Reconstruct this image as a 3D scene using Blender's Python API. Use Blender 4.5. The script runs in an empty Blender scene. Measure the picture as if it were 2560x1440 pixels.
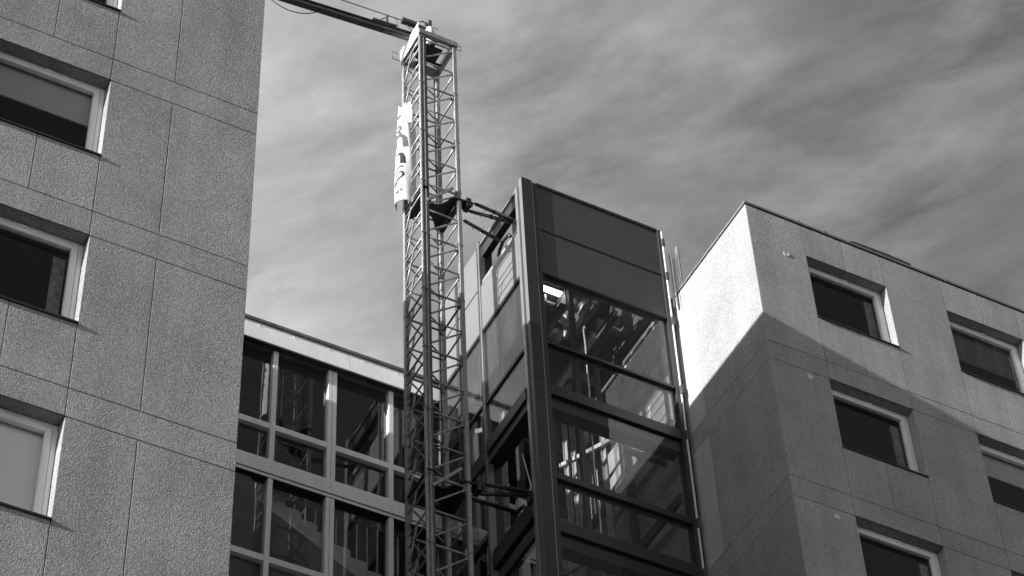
import bpy, bmesh, math, random
from mathutils import Vector, Matrix, noise
random.seed(7)
S = bpy.context.scene
R = math.radians
# ------------------------------------------------------------------ camera
cd = bpy.data.cameras.new("camera"); cam = bpy.data.objects.new("camera", cd)
S.collection.objects.link(cam); S.camera = cam
yaw, pitch, roll = .52222, .84489665, -.05526335
cy, sy, cp, sp = math.cos(yaw), math.sin(yaw), math.cos(pitch), math.sin(pitch)
fwd = Vector((sy*cp, cy*cp, sp)); rt = Vector((cy, -sy, 0)); up = rt.cross(fwd)
cr, sr = math.cos(roll), math.sin(roll)
r2 = cr*rt + sr*up; u2 = -sr*rt + cr*up
cam.matrix_world = Matrix(((r2.x, u2.x, -fwd.x, 0), (r2.y, u2.y, -fwd.y, 0), (r2.z, u2.z, -fwd.z, 1.6), (0, 0, 0, 1)))
cd.sensor_width = 36; cd.lens = 6317.77/2560*36; cd.clip_start = .1; cd.clip_end = 3000
S.render.resolution_x = 1024; S.render.resolution_y = 576
# ------------------------------------------------------------------ light
SUN = Vector((1, .1, -.25)).normalized()          # direction the sunlight travels
ELEV = math.asin(-SUN.z)
sd = bpy.data.lights.new("sun", 'SUN'); sd.energy = 3.8; sd.angle = R(.53); sd.color = (1, 1, 1)
sun = bpy.data.objects.new("sun", sd); S.collection.objects.link(sun); sun.location = (-40, -5, 60)
sun.rotation_euler = SUN.to_track_quat('-Z', 'Y').to_euler()
S.view_settings.view_transform = 'Standard'; S.view_settings.look = 'None'
S.view_settings.gamma = 1; S.view_settings.exposure = 1.30; S.view_settings.use_curve_mapping = False
W = bpy.data.worlds.new("World"); S.world = W; W.use_nodes = True
nt = W.node_tree; nt.nodes.clear(); N = nt.nodes.new; LK = nt.links.new
def mathn(op, a, b=None, c=None, clamp=False):
    m = N('ShaderNodeMath'); m.operation = op; m.use_clamp = clamp
    for i, v in enumerate((a, b, c)):
        if v is None: continue
        if isinstance(v, (int, float)): m.inputs[i].default_value = v
        else: LK(v, m.inputs[i])
    return m.outputs[0]
out = N('ShaderNodeOutputWorld'); bg = N('ShaderNodeBackground'); LK(bg.outputs[0], out.inputs[0])
sky = N('ShaderNodeTexSky'); sky.sky_type = 'NISHITA'; sky.sun_disc = False
sky.sun_elevation = ELEV; sky.sun_rotation = math.atan2(-SUN.x, -SUN.y)
sky.air_density = 1; sky.dust_density = 1.0; sky.ozone_density = 1
sep = N('ShaderNodeSeparateColor'); LK(sky.outputs[0], sep.inputs[0])
# the photograph is black and white, taken through a warm filter: red and green channels only
lum = mathn('ADD', mathn('MULTIPLY', sep.outputs[0], .75), mathn('MULTIPLY', sep.outputs[1], .25))
tc = N('ShaderNodeTexCoord'); sx = N('ShaderNodeSeparateXYZ'); LK(tc.outputs['Generated'], sx.inputs[0])
zc = mathn('MAXIMUM', sx.outputs[2], .08)
u = mathn('DIVIDE', sx.outputs[0], zc); v = mathn('DIVIDE', sx.outputs[1], zc)
cv = N('ShaderNodeCombineXYZ'); LK(u, cv.inputs[0]); LK(v, cv.inputs[1])
def mapped(src, rot=0, scale=(1, 1, 1), loc=(0, 0, 0)):
    q = N('ShaderNodeMapping'); LK(src, q.inputs[0]); q.inputs['Rotation'].default_value = (0, 0, R(rot)); q.inputs['Scale'].default_value = scale
    q.inputs['Location'].default_value = loc; return q.outputs[0]
def skynoise(vec, scale, detail, rough, dist):
    q = N('ShaderNodeTexNoise'); LK(vec, q.inputs['Vector']); q.inputs['Scale'].default_value = scale; q.inputs['Detail'].default_value = detail
    q.inputs['Roughness'].default_value = rough; q.inputs['Distortion'].default_value = dist; return q.outputs[0]
ax = mapped(cv.outputs[0], rot=52)                       # wind direction along local x
big = skynoise(mapped(ax, scale=(1, 1.5, 1), loc=(.3, 2.1, 0)), 5.0, 7, .55, .3)
wisp = mathn('POWER', skynoise(mapped(ax, scale=(1, 1.9, 1), loc=(1.3, .4, 0)), 8.5, 13, .60, .25), 1.6)
fib = skynoise(mapped(ax, rot=7, scale=(1, 1.7, 1), loc=(5.1, .9, 0)), 22, 12, .66, .2)
patch = skynoise(mapped(ax, scale=(1, 1.5, 1), loc=(7.7, 3.1, 0)), 6.0, 4, .5, .2)
# cirrus veil: thick in the west (low u), thinning to almost clear sky in the east
uu_ = mathn('MULTIPLY_ADD', v, -.22, mathn('ADD', u, .145))
grad = mathn('MINIMUM', mathn('MAXIMUM', mathn('MULTIPLY_ADD', uu_, -.76, .480), .078), .30)
mod = mathn('ADD', mathn('MULTIPLY_ADD', big, 1.6, -.85), mathn('MULTIPLY', mathn('MULTIPLY_ADD', patch, 3.4, -.85, clamp=True), mathn('ADD', mathn('MULTIPLY_ADD', wisp, 8.0, -2.45), mathn('MULTIPLY_ADD', fib, 2.0, -.85))))
amp = mathn('MULTIPLY_ADD', grad, .17, .034)
veil = mathn('MAXIMUM', mathn('ADD', grad, mathn('MULTIPLY', amp, mod)), 0.0)
south = mathn('MULTIPLY_ADD', v, .8, .55, clamp=True)     # clear dark sky behind the camera
veil = mathn('MULTIPLY', veil, south)
SKY_K, CLOUD = .06, 1.0
base = mathn('MULTIPLY', lum, SKY_K)
tot = mathn('ADD', base, mathn('MULTIPLY', veil, CLOUD))
low = mathn('POWER', mathn('SUBTRACT', 1.0, mathn('MINIMUM', mathn('MAXIMUM', sx.outputs[2], 0.0), 1.0)), 2.5)      # brighter haze towards the horizon
tot = mathn('ADD', mathn('MULTIPLY', tot, .595), mathn('MULTIPLY', low, .30))
LK(tot, bg.inputs[0]); bg.inputs[1].default_value = 1.0
# ------------------------------------------------------------------ materials
def newmat(name):
    m = bpy.data.materials.new(name); m.use_nodes = True; t = m.node_tree; t.nodes.clear()
    o = t.nodes.new('ShaderNodeOutputMaterial'); return m, t, o
def noise_node(t, scale, detail=4, rough=.55, vec=None, typ='ShaderNodeTexNoise'):
    n = t.nodes.new(typ); n.inputs['Scale'].default_value = scale
    if 'Detail' in n.inputs: n.inputs['Detail'].default_value = detail
    if 'Roughness' in n.inputs and typ == 'ShaderNodeTexNoise': n.inputs['Roughness'].default_value = rough
    if vec is not None: t.links.new(vec, n.inputs['Vector'])
    return n
def ramp(t, src, a, b, lo, hi):
    m = t.nodes.new('ShaderNodeMapRange'); m.inputs[1].default_value = a; m.inputs[2].default_value = b
    m.inputs[3].default_value = lo; m.inputs[4].default_value = hi; t.links.new(src, m.inputs[0]); return m.outputs[0]
def mul(t, a, b):
    m = t.nodes.new('ShaderNodeMath'); m.operation = 'MULTIPLY'
    for i, q in enumerate((a, b)):
        if isinstance(q, (int, float)): m.inputs[i].default_value = q
        else: t.links.new(q, m.inputs[i])
    return m.outputs[0]
def pb(name, col, rough=.5, metal=0, var=.15, vscale=1.5, fine=0, fscale=60, bump=0, bscale=80, spec=.5, streak=0):
    m, t, o = newmat(name); p = t.nodes.new('ShaderNodeBsdfPrincipled'); t.links.new(p.outputs[0], o.inputs[0])
    g = t.nodes.new('ShaderNodeNewGeometry')
    c = ramp(t, noise_node(t, vscale, 5, .6, g.outputs['Position']).outputs[0], .3, .7, col*(1-var), col*(1+var))
    if fine: c = mul(t, c, ramp(t, noise_node(t, fscale, 2, .5, g.outputs['Position']).outputs[0], .3, .7, 1-fine, 1+fine))
    if streak:
        mpn = t.nodes.new('ShaderNodeMapping'); t.links.new(g.outputs['Position'], mpn.inputs[0]); mpn.inputs['Scale'].default_value = (6, 6, .35)
        c = mul(t, c, ramp(t, noise_node(t, 1.2, 4, .6, mpn.outputs[0]).outputs[0], .35, .65, 1-streak, 1+streak*.5))
    t.links.new(c, p.inputs['Base Color'])
    p.inputs['Roughness'].default_value = rough; p.inputs['Metallic'].default_value = metal; p.inputs['Specular IOR Level'].default_value = spec
    if rough < .7 and metal: t.links.new(ramp(t, noise_node(t, 9, 4, .6, g.outputs['Position']).outputs[0], .3, .7, rough*.75, min(1, rough*1.3)), p.inputs['Roughness'])
    if bump:
        b = t.nodes.new('ShaderNodeBump'); b.inputs['Strength'].default_value = 1; b.inputs['Distance'].default_value = bump
        t.links.new(noise_node(t, bscale, 3, .6, g.outputs['Position']).outputs[0], b.inputs['Height']); t.links.new(b.outputs[0], p.inputs['Normal'])
    return m
def stucco(name, col, bump=.0042):
    m, t, o = newmat(name); p = t.nodes.new('ShaderNodeBsdfPrincipled'); t.links.new(p.outputs[0], o.inputs[0])
    g = t.nodes.new('ShaderNodeNewGeometry'); P = g.outputs['Position']
    vo = t.nodes.new('ShaderNodeTexVoronoi'); vo.inputs['Scale'].default_value = 70; t.links.new(P, vo.inputs['Vector'])
    vo.feature = 'SMOOTH_F1'; vo.inputs['Smoothness'].default_value = .5
    nz = noise_node(t, 115, 3, .6, P)
    h = t.nodes.new('ShaderNodeMath'); h.operation = 'MULTIPLY_ADD'; t.links.new(nz.outputs[0], h.inputs[0]); h.inputs[1].default_value = 1.1
    t.links.new(mul(t, vo.outputs['Distance'], -1.3), h.inputs[2])
    b = t.nodes.new('ShaderNodeBump'); b.inputs['Strength'].default_value = 1; b.inputs['Distance'].default_value = bump
    t.links.new(h.outputs[0], b.inputs['Height']); t.links.new(b.outputs[0], p.inputs['Normal'])
    c = ramp(t, noise_node(t, .9, 6, .62, P).outputs[0], .3, .7, col*.86, col*1.14)
    c = mul(t, c, ramp(t, noise_node(t, 90, 2, .5, P).outputs[0], .32, .68, .66, 1.34))
    vs = t.nodes.new('ShaderNodeTexVoronoi'); vs.inputs['Scale'].default_value = 60; t.links.new(P, vs.inputs['Vector'])
    c = mul(t, c, ramp(t, vs.outputs['Color'], .0, 1.0, .72, 1.28))
    mpn = t.nodes.new('ShaderNodeMapping'); t.links.new(P, mpn.inputs[0]); mpn.inputs['Scale'].default_value = (2.4, 2.4, .16)
    c = mul(t, c, ramp(t, noise_node(t, 1.3, 5, .6, mpn.outputs[0]).outputs[0], .35, .65, .90, 1.05))
    c = mul(t, c, ramp(t, g.outputs['Random Per Island'], 0, 1, .94, 1.06))
    t.links.new(c, p.inputs['Base Color']); p.inputs['Roughness'].default_value = .95; p.inputs['Specular IOR Level'].default_value = .2
    return m
def glass(name, tint, gl=.9, ior=1.5, wav=.0, ws=1.2, boost=1.0, dirt=.0):
    m, t, o = newmat(name); tr = t.nodes.new('ShaderNodeBsdfTransparent'); tr.inputs[0].default_value = (tint,)*3+(1,)
    gs = t.nodes.new('ShaderNodeBsdfGlossy'); gs.inputs[0].default_value = (gl,)*3+(1,); gs.inputs['Roughness'].default_value = .0
    fr = t.nodes.new('ShaderNodeFresnel'); gb = t.nodes.new('ShaderNodeNewGeometry')
    t.links.new(ramp(t, gb.outputs['Backfacing'], 0, 1, ior, 1/ior), fr.inputs[0])
    mx = t.nodes.new('ShaderNodeMixShader'); f = mul(t, fr.outputs[0], boost)
    t.links.new(f, mx.inputs[0]); t.links.new(tr.outputs[0], mx.inputs[1]); t.links.new(gs.outputs[0], mx.inputs[2])
    if wav:
        g = t.nodes.new('ShaderNodeNewGeometry'); b = t.nodes.new('ShaderNodeBump'); b.inputs['Distance'].default_value = wav; b.inputs['Strength'].default_value = 1
        t.links.new(noise_node(t, ws, 1, .4, g.outputs['Position']).outputs[0], b.inputs['Height'])
        t.links.new(b.outputs[0], gs.inputs['Normal']); t.links.new(b.outputs[0], fr.inputs['Normal'])
    last = mx.outputs[0]
    if dirt:
        g2 = t.nodes.new('ShaderNodeNewGeometry'); df = t.nodes.new('ShaderNodeBsdfDiffuse'); df.inputs[0].default_value = (.5, .5, .5, 1)
        m2 = t.nodes.new('ShaderNodeMixShader'); mpn = t.nodes.new('ShaderNodeMapping'); t.links.new(g2.outputs['Position'], mpn.inputs[0]); mpn.inputs['Scale'].default_value = (3, 3, .8)
        t.links.new(ramp(t, noise_node(t, 1.5, 6, .65, mpn.outputs[0]).outputs[0], .35, .75, dirt*.3, dirt), m2.inputs[0])
        t.links.new(last, m2.inputs[1]); t.links.new(df.outputs[0], m2.inputs[2]); last = m2.outputs[0]
    t.links.new(last, o.inputs[0]); return m
def emit(name, s):
    m, t, o = newmat(name); e = t.nodes.new('ShaderNodeEmission'); e.inputs[0].default_value = (1, 1, 1, 1); e.inputs[1].default_value = s
    t.links.new(e.outputs[0], o.inputs[0]); return m
M = dict(
    stucco=stucco('exposed_aggregate_render', .30), reveal=pb('smooth_reveal_paint', .6, .8, var=.06, fine=.05, fscale=90, streak=.1),
    filler=pb('joint_sealant', .10, .9, var=.3, vscale=3), smooth=pb('smooth_pale_render', .40, .9, var=.06, fine=.10, fscale=70, streak=.06), white=pb('white_window_paint', .72, .35, var=.05, streak=.06), dark=pb('dark_interior', .02, .9), room=pb('room_wall', .08, .9),
    alu=pb('grey_anodised_aluminium', .88, .42, .1, var=.06, streak=.06), fascia=pb('pale_fascia_sheet', .84, .4, .0, var=.03, streak=.06),
    coping=pb('weathered_coping', .16, .6, .3, var=.25, vscale=5), trim=pb('light_metal_trim', .30, .35, .6, var=.1),
    steel=pb('dark_painted_steel', .030, .42, var=.12, fine=.1, streak=.1), spand=pb('dark_spandrel_panel', .060, .38, var=.05, vscale=.8, streak=.08),
    black=pb('black_steel', .012, .5), colm=pb('column_cladding', .085, .38, .2, var=.06, streak=.12),
    pale=pb('pale_cladding_panel', .155, .45, var=.04, vscale=.8, streak=.05),
    galv=pb('galvanised_steel', .30, .4, .3, var=.3, vscale=14, fine=.15, fscale=90), galvd=pb('dull_mast_steel', .12, .5, .5, var=.4, vscale=10, streak=.2),
    paintd=pb('dark_bracket_paint', .02, .45, var=.3, vscale=9), boom=pb('grey_boom_paint', .06, .4, .2, var=.2, vscale=6), cable=pb('black_cable', .02, .6),
    banner=pb('white_banner_cloth', .62, .8, var=.03, fine=.03, bump=.004, bscale=9), ink=pb('grey_banner_print', .10, .7, var=.08),
    inkd=pb('dark_banner_print', .03, .7, var=.1),
    blindd=pb('darker_roller_blind', .42, .8, var=.05), blind=pb('grey_roller_blind', .92, .8, var=.03), slab=pb('stair_concrete', .62, .85, var=.15), rail=pb('pale_baluster_paint', .8, .5),
    rope=pb('white_rope', .75, .8), machine=pb('hoist_machine_paint', .40, .45, .3, var=.2, vscale=8), pipe=pb('roof_pipe_paint', .04, .6, var=.3, vscale=8),
    gwin=glass('window_glass', .94, .85, boost=.8, wav=.0006, dirt=.01), gcurt=glass('curtain_glass', .90, .95, boost=1.3, wav=.0022, ws=1.1, dirt=.012), sun_mask=glass('added_sun_mask_tint', .70, .5, boost=.15, dirt=.03),
    gfront=glass('shaft_front_glass', .95, .9, boost=.8, wav=.0012, dirt=.012), gside=glass('shaft_side_glass', .90, .9, boost=1.0, wav=.0015, dirt=.03),
    lamp=emit('lit_tube', 4.0), vent=pb('vent_plastic', .55, .5), ground=pb('asphalt', .035, .9, var=.3, vscale=.5, fine=.2, fscale=30, bump=.004, bscale=60),
    roof=pb('roof_felt', .09, .9, var=.3))
# ------------------------------------------------------------------ helpers
class MB:
    def __init__(s): s.b = bmesh.new()
    def box(s, x0, x1, y0, y1, z0, z1):
        if x0 > x1: x0, x1 = x1, x0
        if y0 > y1: y0, y1 = y1, y0
        if z0 > z1: z0, z1 = z1, z0
        V = [s.b.verts.new(p) for p in ((x0,y0,z0),(x1,y0,z0),(x1,y1,z0),(x0,y1,z0),(x0,y0,z1),(x1,y0,z1),(x1,y1,z1),(x0,y1,z1))]
        for f in ((0,3,2,1),(4,5,6,7),(0,1,5,4),(1,2,6,5),(2,3,7,6),(3,0,4,7)): s.b.faces.new([V[i] for i in f])
        return s
    def bar(s, a, b, w, h=None, upv=(0,0,1)):
        """rectangular bar from a to b"""
        h = h or w; a, b = Vector(a), Vector(b); d = (b-a).normalized(); U = Vector(upv)
        if abs(d.dot(U)) > .98: U = Vector((0,1,0))
        sd_ = d.cross(U).normalized(); U = sd_.cross(d)
        V = []
        for p in (a, b):
            for i, j in ((-1,-1),(1,-1),(1,1),(-1,1)): V.append(s.b.verts.new(p+sd_*(i*w/2)+U*(j*h/2)))
        for f in ((3,2,1,0),(4,5,6,7),(0,1,5,4),(1,2,6,5),(2,3,7,6),(3,0,4,7)): s.b.faces.new([V[i] for i in f])
        return s
    def tube(s, pts, r, n=10, cap=True):
        pts = [Vector(p) for p in pts]; rs = r if isinstance(r, (list, tuple)) else [r]*len(pts); rings = []
        for i, p in enumerate(pts):
            d = (pts[min(i+1, len(pts)-1)]-pts[max(i-1, 0)]).normalized()
            U = Vector((0,0,1)) if abs(d.z) < .9 else Vector((0,1,0))
            a = d.cross(U).normalized(); b = d.cross(a)
            rings.append([s.b.verts.new(p+(a*math.cos(2*math.pi*k/n)+b*math.sin(2*math.pi*k/n))*rs[i]) for k in range(n)])
        for A, B in zip(rings, rings[1:]):
            for k in range(n):
                f = s.b.faces.new((A[k], A[(k+1)%n], B[(k+1)%n], B[k])); f.smooth = True
        if cap: s.b.faces.new(rings[0][::-1]); s.b.faces.new(rings[-1])
        return s
    def prism(s, poly, a, b, axis='z'):
        """polygon poly of 2D points extruded between a and b along axis"""
        def P(p, t): return {'z':(p[0],p[1],t), 'y':(p[0],t,p[1]), 'x':(t,p[0],p[1])}[axis]
        A = [s.b.verts.new(P(p, a)) for p in poly]; B = [s.b.verts.new(P(p, b)) for p in poly]
        s.b.faces.new(A[::-1]); s.b.faces.new(B); n = len(poly)
        for i in range(n): s.b.faces.new((A[i], A[(i+1)%n], B[(i+1)%n], B[i]))
        return s
    def build(s, name, mat, parent=None, bevel=0):
        me = bpy.data.meshes.new(name); bmesh.ops.recalc_face_normals(s.b, faces=s.b.faces)
        off = worldloc(parent) if parent else Vector((0,0,0))
        if off.length: bmesh.ops.translate(s.b, verts=s.b.verts, vec=-off)
        s.b.to_mesh(me); s.b.free(); me.materials.append(mat)
        o = bpy.data.objects.new(name, me); S.collection.objects.link(o)
        if parent: o.parent = parent
        if bevel:
            bv = o.modifiers.new('bevel', 'BEVEL'); bv.width = bevel; bv.segments = 1; bv.limit_method = 'ANGLE'
        return o
def worldloc(o):
    v = Vector((0,0,0))
    while o: v += o.location; o = o.parent
    return v
def thing(name, label, cat, loc, group=None):
    o = bpy.data.objects.new(name, None); S.collection.objects.link(o); o.location = loc; o.empty_display_size = .2
    o['label'] = label; o['category'] = cat
    if group: o['group'] = group
    return o
def tag(o, label, cat, group=None):
    o['label'] = label; o['category'] = cat
    if group: o['group'] = group
    return o
# ------------------------------------------------------------------ ground
g = MB(); g.box(-400, 400, -400, 400, -.5, 0); go = g.build('ground', M['ground']); go['kind'] = 'structure'
# ------------------------------------------------------------------ concrete apartment blocks
G = .0038
def facade(root, D, x0, x1, zroof, bands, cols, extra=(), topzone=False):
    """front panels facing -y; bands = [(z_bottom, z_top)] from the top down; cols = [(xl, xr)] of windows; windows hang below each band"""
    m = MB(); T = .20
    def panel(a, b, c, d): m.box(a+(G if a != x0 else 0), b-(G if b != x1 else 0), D, D+T, c+G, d-G)
    edges = [x0]
    for xl, xr in cols: edges += [xl, xr]
    edges.append(x1)
    def row(zt, zb, wins, cuts_out):
        for i in range(0, len(edges)-1):
            a, b = edges[i], edges[i+1]
            if i % 2 == 0:
                cc = [a]+[c for c in cuts_out if a < c < b]+[b]
                for p, q in zip(cc, cc[1:]): panel(p, q, zb, zt)
            elif wins:
                mid = (a+b)/2; panel(a, mid, zb, zt-1.42); panel(mid, b, zb, zt-1.42)
            else: panel(a, b, zb, zt)
    # roof strip above top windows
    ztop, zb0 = zroof, bands[0][1]
    if topzone:                       # top storey has no band: windows 0.74 m below the roof
        zl = 31.52
        for i in range(len(edges)-1):
            a, b = edges[i], edges[i+1]
            if i % 2: mid = (a+b)/2; panel(a, mid, zl, zroof); panel(mid, b, zl, zroof); panel(a, mid, zb0, zl-1.42); panel(mid, b, zb0, zl-1.42)
            else: panel(a, b, zb0, zroof)
    else: row(zroof, zb0, False, extra)
    for i, (zb, zt) in enumerate(bands):
        for k in range(len(edges)-1): panel(edges[k], edges[k+1], zb, zt)
        nb = bands[i+1][1] if i+1 < len(bands) else 0
        row(zb, nb, zb-1.42 > nb, extra)
    w = m.build('wall', M['stucco'], root, bevel=.005)
    return w
def window(root, x0, x1, zt, D, blind=0, pattern=False, label=None, bm='blind'):
    """recessed white-framed window; blind = fraction of the glass covered from the top"""
    zb = zt-1.42; y = D+.165; FW = .055
    f = MB(); f.box(x0, x0+FW, y, y+.09, zb, zt); f.box(x1-FW, x1, y, y+.09, zb, zt)
    f.box(x0+FW, x1-FW, y, y+.09, zt-FW, zt); f.box(x0+FW, x1-FW, y, y+.09, zb, zb+FW)
    fo = f.build('window', M['white'], root, bevel=.004)
    if label: fo['label'] = label
    s = MB(); a = FW+.006; b = a+.07; ys = y-.012
    s.box(x0+a, x0+b, ys, ys+.07, zb+a, zt-a); s.box(x1-b, x1-a, ys, ys+.07, zb+a, zt-a)
    s.box(x0+b, x1-b, ys, ys+.07, zt-b, zt-a); s.box(x0+b, x1-b, ys, ys+.07, zb+a, zb+b)
    s.build('sash', M['white'], fo, bevel=.006)
    p = MB(); p.box(x0+b, x1-b, ys+.045, ys+.052, zb+b, zt-b); p.build('pane', M['gwin'], fo)
    k = MB(); k.bar((x0+.75, ys-.012, zt-.06), (x0+.83, ys-.012, zt-.06), .018, .02); k.build('trickle_vent', M['alu'], fo)
    v = MB(); v.box(x0-.004, x1+.008, D-.022, D+.17, zb-.010, zb+.004); v.box(x0-.004, x1+.008, D-.024, D-.022, zb-.022, zb+.004)
    v.build('sill', M['steel'], fo)
    h = MB(); h.box(x0-.003, x1+.003, D-.004, D-.001, zt-.006, zt+.008); h.build('drip_edge', M['black'], fo)
    if blind:
        zbl = zt-b-(zt-zb-2*b)*blind
        q = MB(); n = 10
        q.box(x0+b-.03, x1-b+.03, ys+.10, ys+.104, zbl, zt-b+.03); q.box(x0+b-.03, x1-b+.03, ys+.092, ys+.112, zbl-.03, zbl)
        q.build('blind', M[bm], fo)
    if pattern:
        zz = zt-b-(zt-zb-2*b)*.58; q = MB(); q.box(x0+b-.03, x1-b+.03, ys+.10, ys+.104, zz, zt-b+.03); q.build('curtain', pb('printed_net_curtain', .07, .8, var=.2, vscale=10), fo)
        q = MB(); rr = random.Random(3)
        for cx in (x0+.35, x0+.72, x0+1.08):
            q.bar((cx, ys+.097, zz+.05), (cx, ys+.097, zt-.35), .012, .004, (0,1,0))
            for j in range(9):
                z = zz+.1+j*.065; L = .12*(1-j/11)
                for sgn in (-1, 1): q.bar((cx, ys+.097, z), (cx+sgn*L, ys+.097, z+.07+rr.random()*.03), .010, .004, (0,1,0))
        for j in range(26):
            xx = x0+.2+j*.044; q.bar((xx, ys+.096, zz+.12+.05*math.sin(j*.9)), (xx+.044, ys+.096, zz+.12+.05*math.sin((j+1)*.9)), .010, .004, (0,1,0))
        q.build('curtain_print', pb('net_curtain_thread', .2, .8), fo)
    if not blind and not pattern:
        q = MB(); q.box(x1-b-.16, x1-b-.02, ys+.1, ys+.12, zb+b, zt-b-.1); q.build('side_curtain', pb('folded_side_curtain', .16, .9, var=.5, vscale=16), fo)
    return fo
def shell(root, D, x0, x1, y1, zroof, holes):
    """structural shell behind the panels, with a dark room behind every window"""
    m = MB(); y0 = D+.2
    zc = zroof-.03
    # side and back walls
    m.box(x0+.2, x1-.2, y1-.2, y1-.1, 0, zc-.3)
    b = m.build('back_wall', M['stucco'], root)
    # front lining with openings is made from strips between the window columns
    m = MB(); xs = sorted(set([x0+.2]+[v for h in holes for v in h[:2]]+[x1-.2]))
    for a, c in zip(xs, xs[1:]):
        zh = sorted([(h[2], h[3]) for h in holes if h[0] <= a+.01 and h[1] >= c-.01])
        z = 0
        for zb, zt in zh: m.box(a, c, y0+.06, y0+.12, z, zb); z = zt
        m.box(a, c, y0+.06, y0+.12, z, zc-.3)
    m.build('lining', M['dark'], root)
    m = MB(); e = .012; hx = [(h[0]-e, h[1]+e, h[2]-e, h[3]+e) for h in holes]
    xs = sorted(set([x0+.02]+[v for h in hx for v in h[:2]]+[x1-.02]))
    for a, c in zip(xs, xs[1:]):
        z = 0
        for zb, zt in sorted([(h[2], h[3]) for h in hx if h[0] <= a+.001 and h[1] >= c-.001]): m.box(a, c, D+.009, D+.17, z, zb); z = zt
        m.box(a, c, D+.009, D+.17, z, zc-.02)
    m.build('joint_filler', M['filler'], root)
    m = MB(); m.box(x0+.25, x1-.25, y0+2.2, y0+2.3, 0, zc-.3)
    for z in sorted(set(h[3] for h in holes)): m.box(x0+.25, x1-.25, y0+.13, y0+2.2, z+.12, z+.3)
    m.build('rooms', M['room'], root)
    m = MB(); m.box(x0+.1, x1-.1, D+.1, y1-.1, zc-.3, zc-.02); m.build('roof', M['roof'], root)
# --- left block
DL, XL = 17.57, 6.708
left = thing('apartment_block', 'grey rough rendered block filling the left side, with three windows one above the other', 'building', (0, DL, 0))
bl = [(25.54+2.81*k-0, 25.54+2.81*k+.41) for k in (1, 0, -1, -2, -3, -4, -5, -6, -7, -8)]
cl = [(.69, 2.18), (3.358, 4.848)]
facade(left, DL, -8, XL, 32.02, bl, cl, extra=(5.63,))
hl = []
for k, (zb, zt) in enumerate(bl[:-1]):
    for c, (a, b) in enumerate(cl):
        bd = {1: .44, 2: 0, 3: 1.0}.get(k, .3) if c == 1 else .4
        lb = {0: 'topmost window, only its lower corner in view', 1: 'window with a grey blind drawn halfway down', 2: 'dark window with a curtain at its right side', 3: 'window fully covered by a light grey blind'}.get(k) if c == 1 else None
        if k < 6: window(left, a, b, zb, DL, blind=bd, label=lb, bm='blind' if k == 3 else 'blindd'); hl.append((a, b, zb-1.42, zb))
        else:
            mm = MB(); mm.box(a, b, DL+.17, DL+.2, zb-1.42, zb); mm.build('window', M['gwin'], left)
shell(left, DL, -8, XL, 33, 32.02, hl)
m = MB()
zl = [0]+sorted([z for b_ in bl for z in b_])+[32.02]
for a, b in zip(zl, zl[1:]):
    for y in range(18, 33, 3): m.box(XL-.2, XL, (y if y > 18 else DL+.2)+G, min(y+3, 33)-G, a+G, b-G)
m.build('side_wall', M['stucco'], left)
m = MB(); m.box(-8.02, XL+.02, DL-.02, DL+.3, 32.02, 32.06); m.box(XL-.3, XL+.02, DL+.3, 33, 32.02, 32.06); m.build('coping', M['trim'], left)
# --- right block
DR, XR = 20.41, 16.08
right = thing('apartment_block', 'rough rendered block on the right whose blank left side is lit white by the sun', 'building', (XR, DR, 0))
br = [(28.72-2.8*k, 28.72-2.8*k+.39) for k in range(10)]
crr = [(17.118, 18.606), (19.785, 21.27), (22.455, 23.94)]
facade(right, DR, XR, 30, 32.26, br, crr, topzone=True)
hr = []
for c, (a, b) in enumerate(crr):
    for k in range(6):
        zt = 31.52-2.8*k
        lbs = {(0,0): 'dark uncovered window in the sunlit top storey', (1,0): 'top storey window with a leaf patterned net curtain', (0,1): 'dark window in the shaded second storey from the top', (1,1): 'shaded window with a grey blind drawn halfway', (0,2): 'lowest window in view, dark and cut by the frame'}
        window(right, a, b, zt, DR, bm='blindd', blind={(1,1): .36}.get((c, k), 0), pattern=(c, k) == (1, 0), label=lbs.get((c, k)))
        hr.append((a, b, zt-1.42, zt))
shell(right, DR, XR, 30, 33, 32.26, hr)
m = MB(); zl = [0]+sorted([z for b_ in br for z in b_])+[32.26]
for a, b in zip(zl, zl[1:]):
    band = abs((b-a)-.39) < .02
    ys = [DR+.2, 21.45, 24.0, 26.6, 33] if not band else [DR+.2, 21.45, 24.0, 26.6, 33]
    if abs(b-32.26) < .01: ys = [DR+.2, 26.6, 33]
    elif not band: ys = [DR+.2, 23.2, 26.6, 33]
    for p, q in zip(ys, ys[1:]): m.box(XR-.0015, XR+.19, (p+G if p > DR+.3 else DR+.003), q-G, a+G, b-G)
m.build('side_wall', M['stucco'], right)
for zb_, zt_ in [(29.12, 32.24)]+[(26.32-2.8*k, 28.71-2.8*k) for k in range(9)]:
    m = MB(); m.box(XR-.0035, XR+.01, 22.20, 22.66, zb_, zt_); m.build('smooth_render_patch', M['smooth'], right)
m = MB(); m.box(XR-.030, XR-.004, 22.665, 22.680, 0, 32.2); m.build('edge_trim', M['trim'], right)
m = MB(); m.box(XR-.015, XR+.3, DR-.015, 33, 32.285, 32.33); m.box(XR+.3, 30, DR-.015, DR+.3, 32.285, 32.33); m.build('coping', M['trim'], right)
for i_, x in enumerate((17.05, 17.55, 18.0, 19.9, 22.0, 24.4)):
    m = MB(); m.box(x, x+.05, DR-.019, DR+.06, 32.283, 32.334+(.012 if i_ < 2 else 0)); m.build('coping_clip', M['trim'], right)
for y in (21.9, 24.4): m = MB(); m.box(XR-.019, XR+.06, y, y+.05, 32.283, 32.334); m.build('coping_clip', M['trim'], right)
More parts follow.
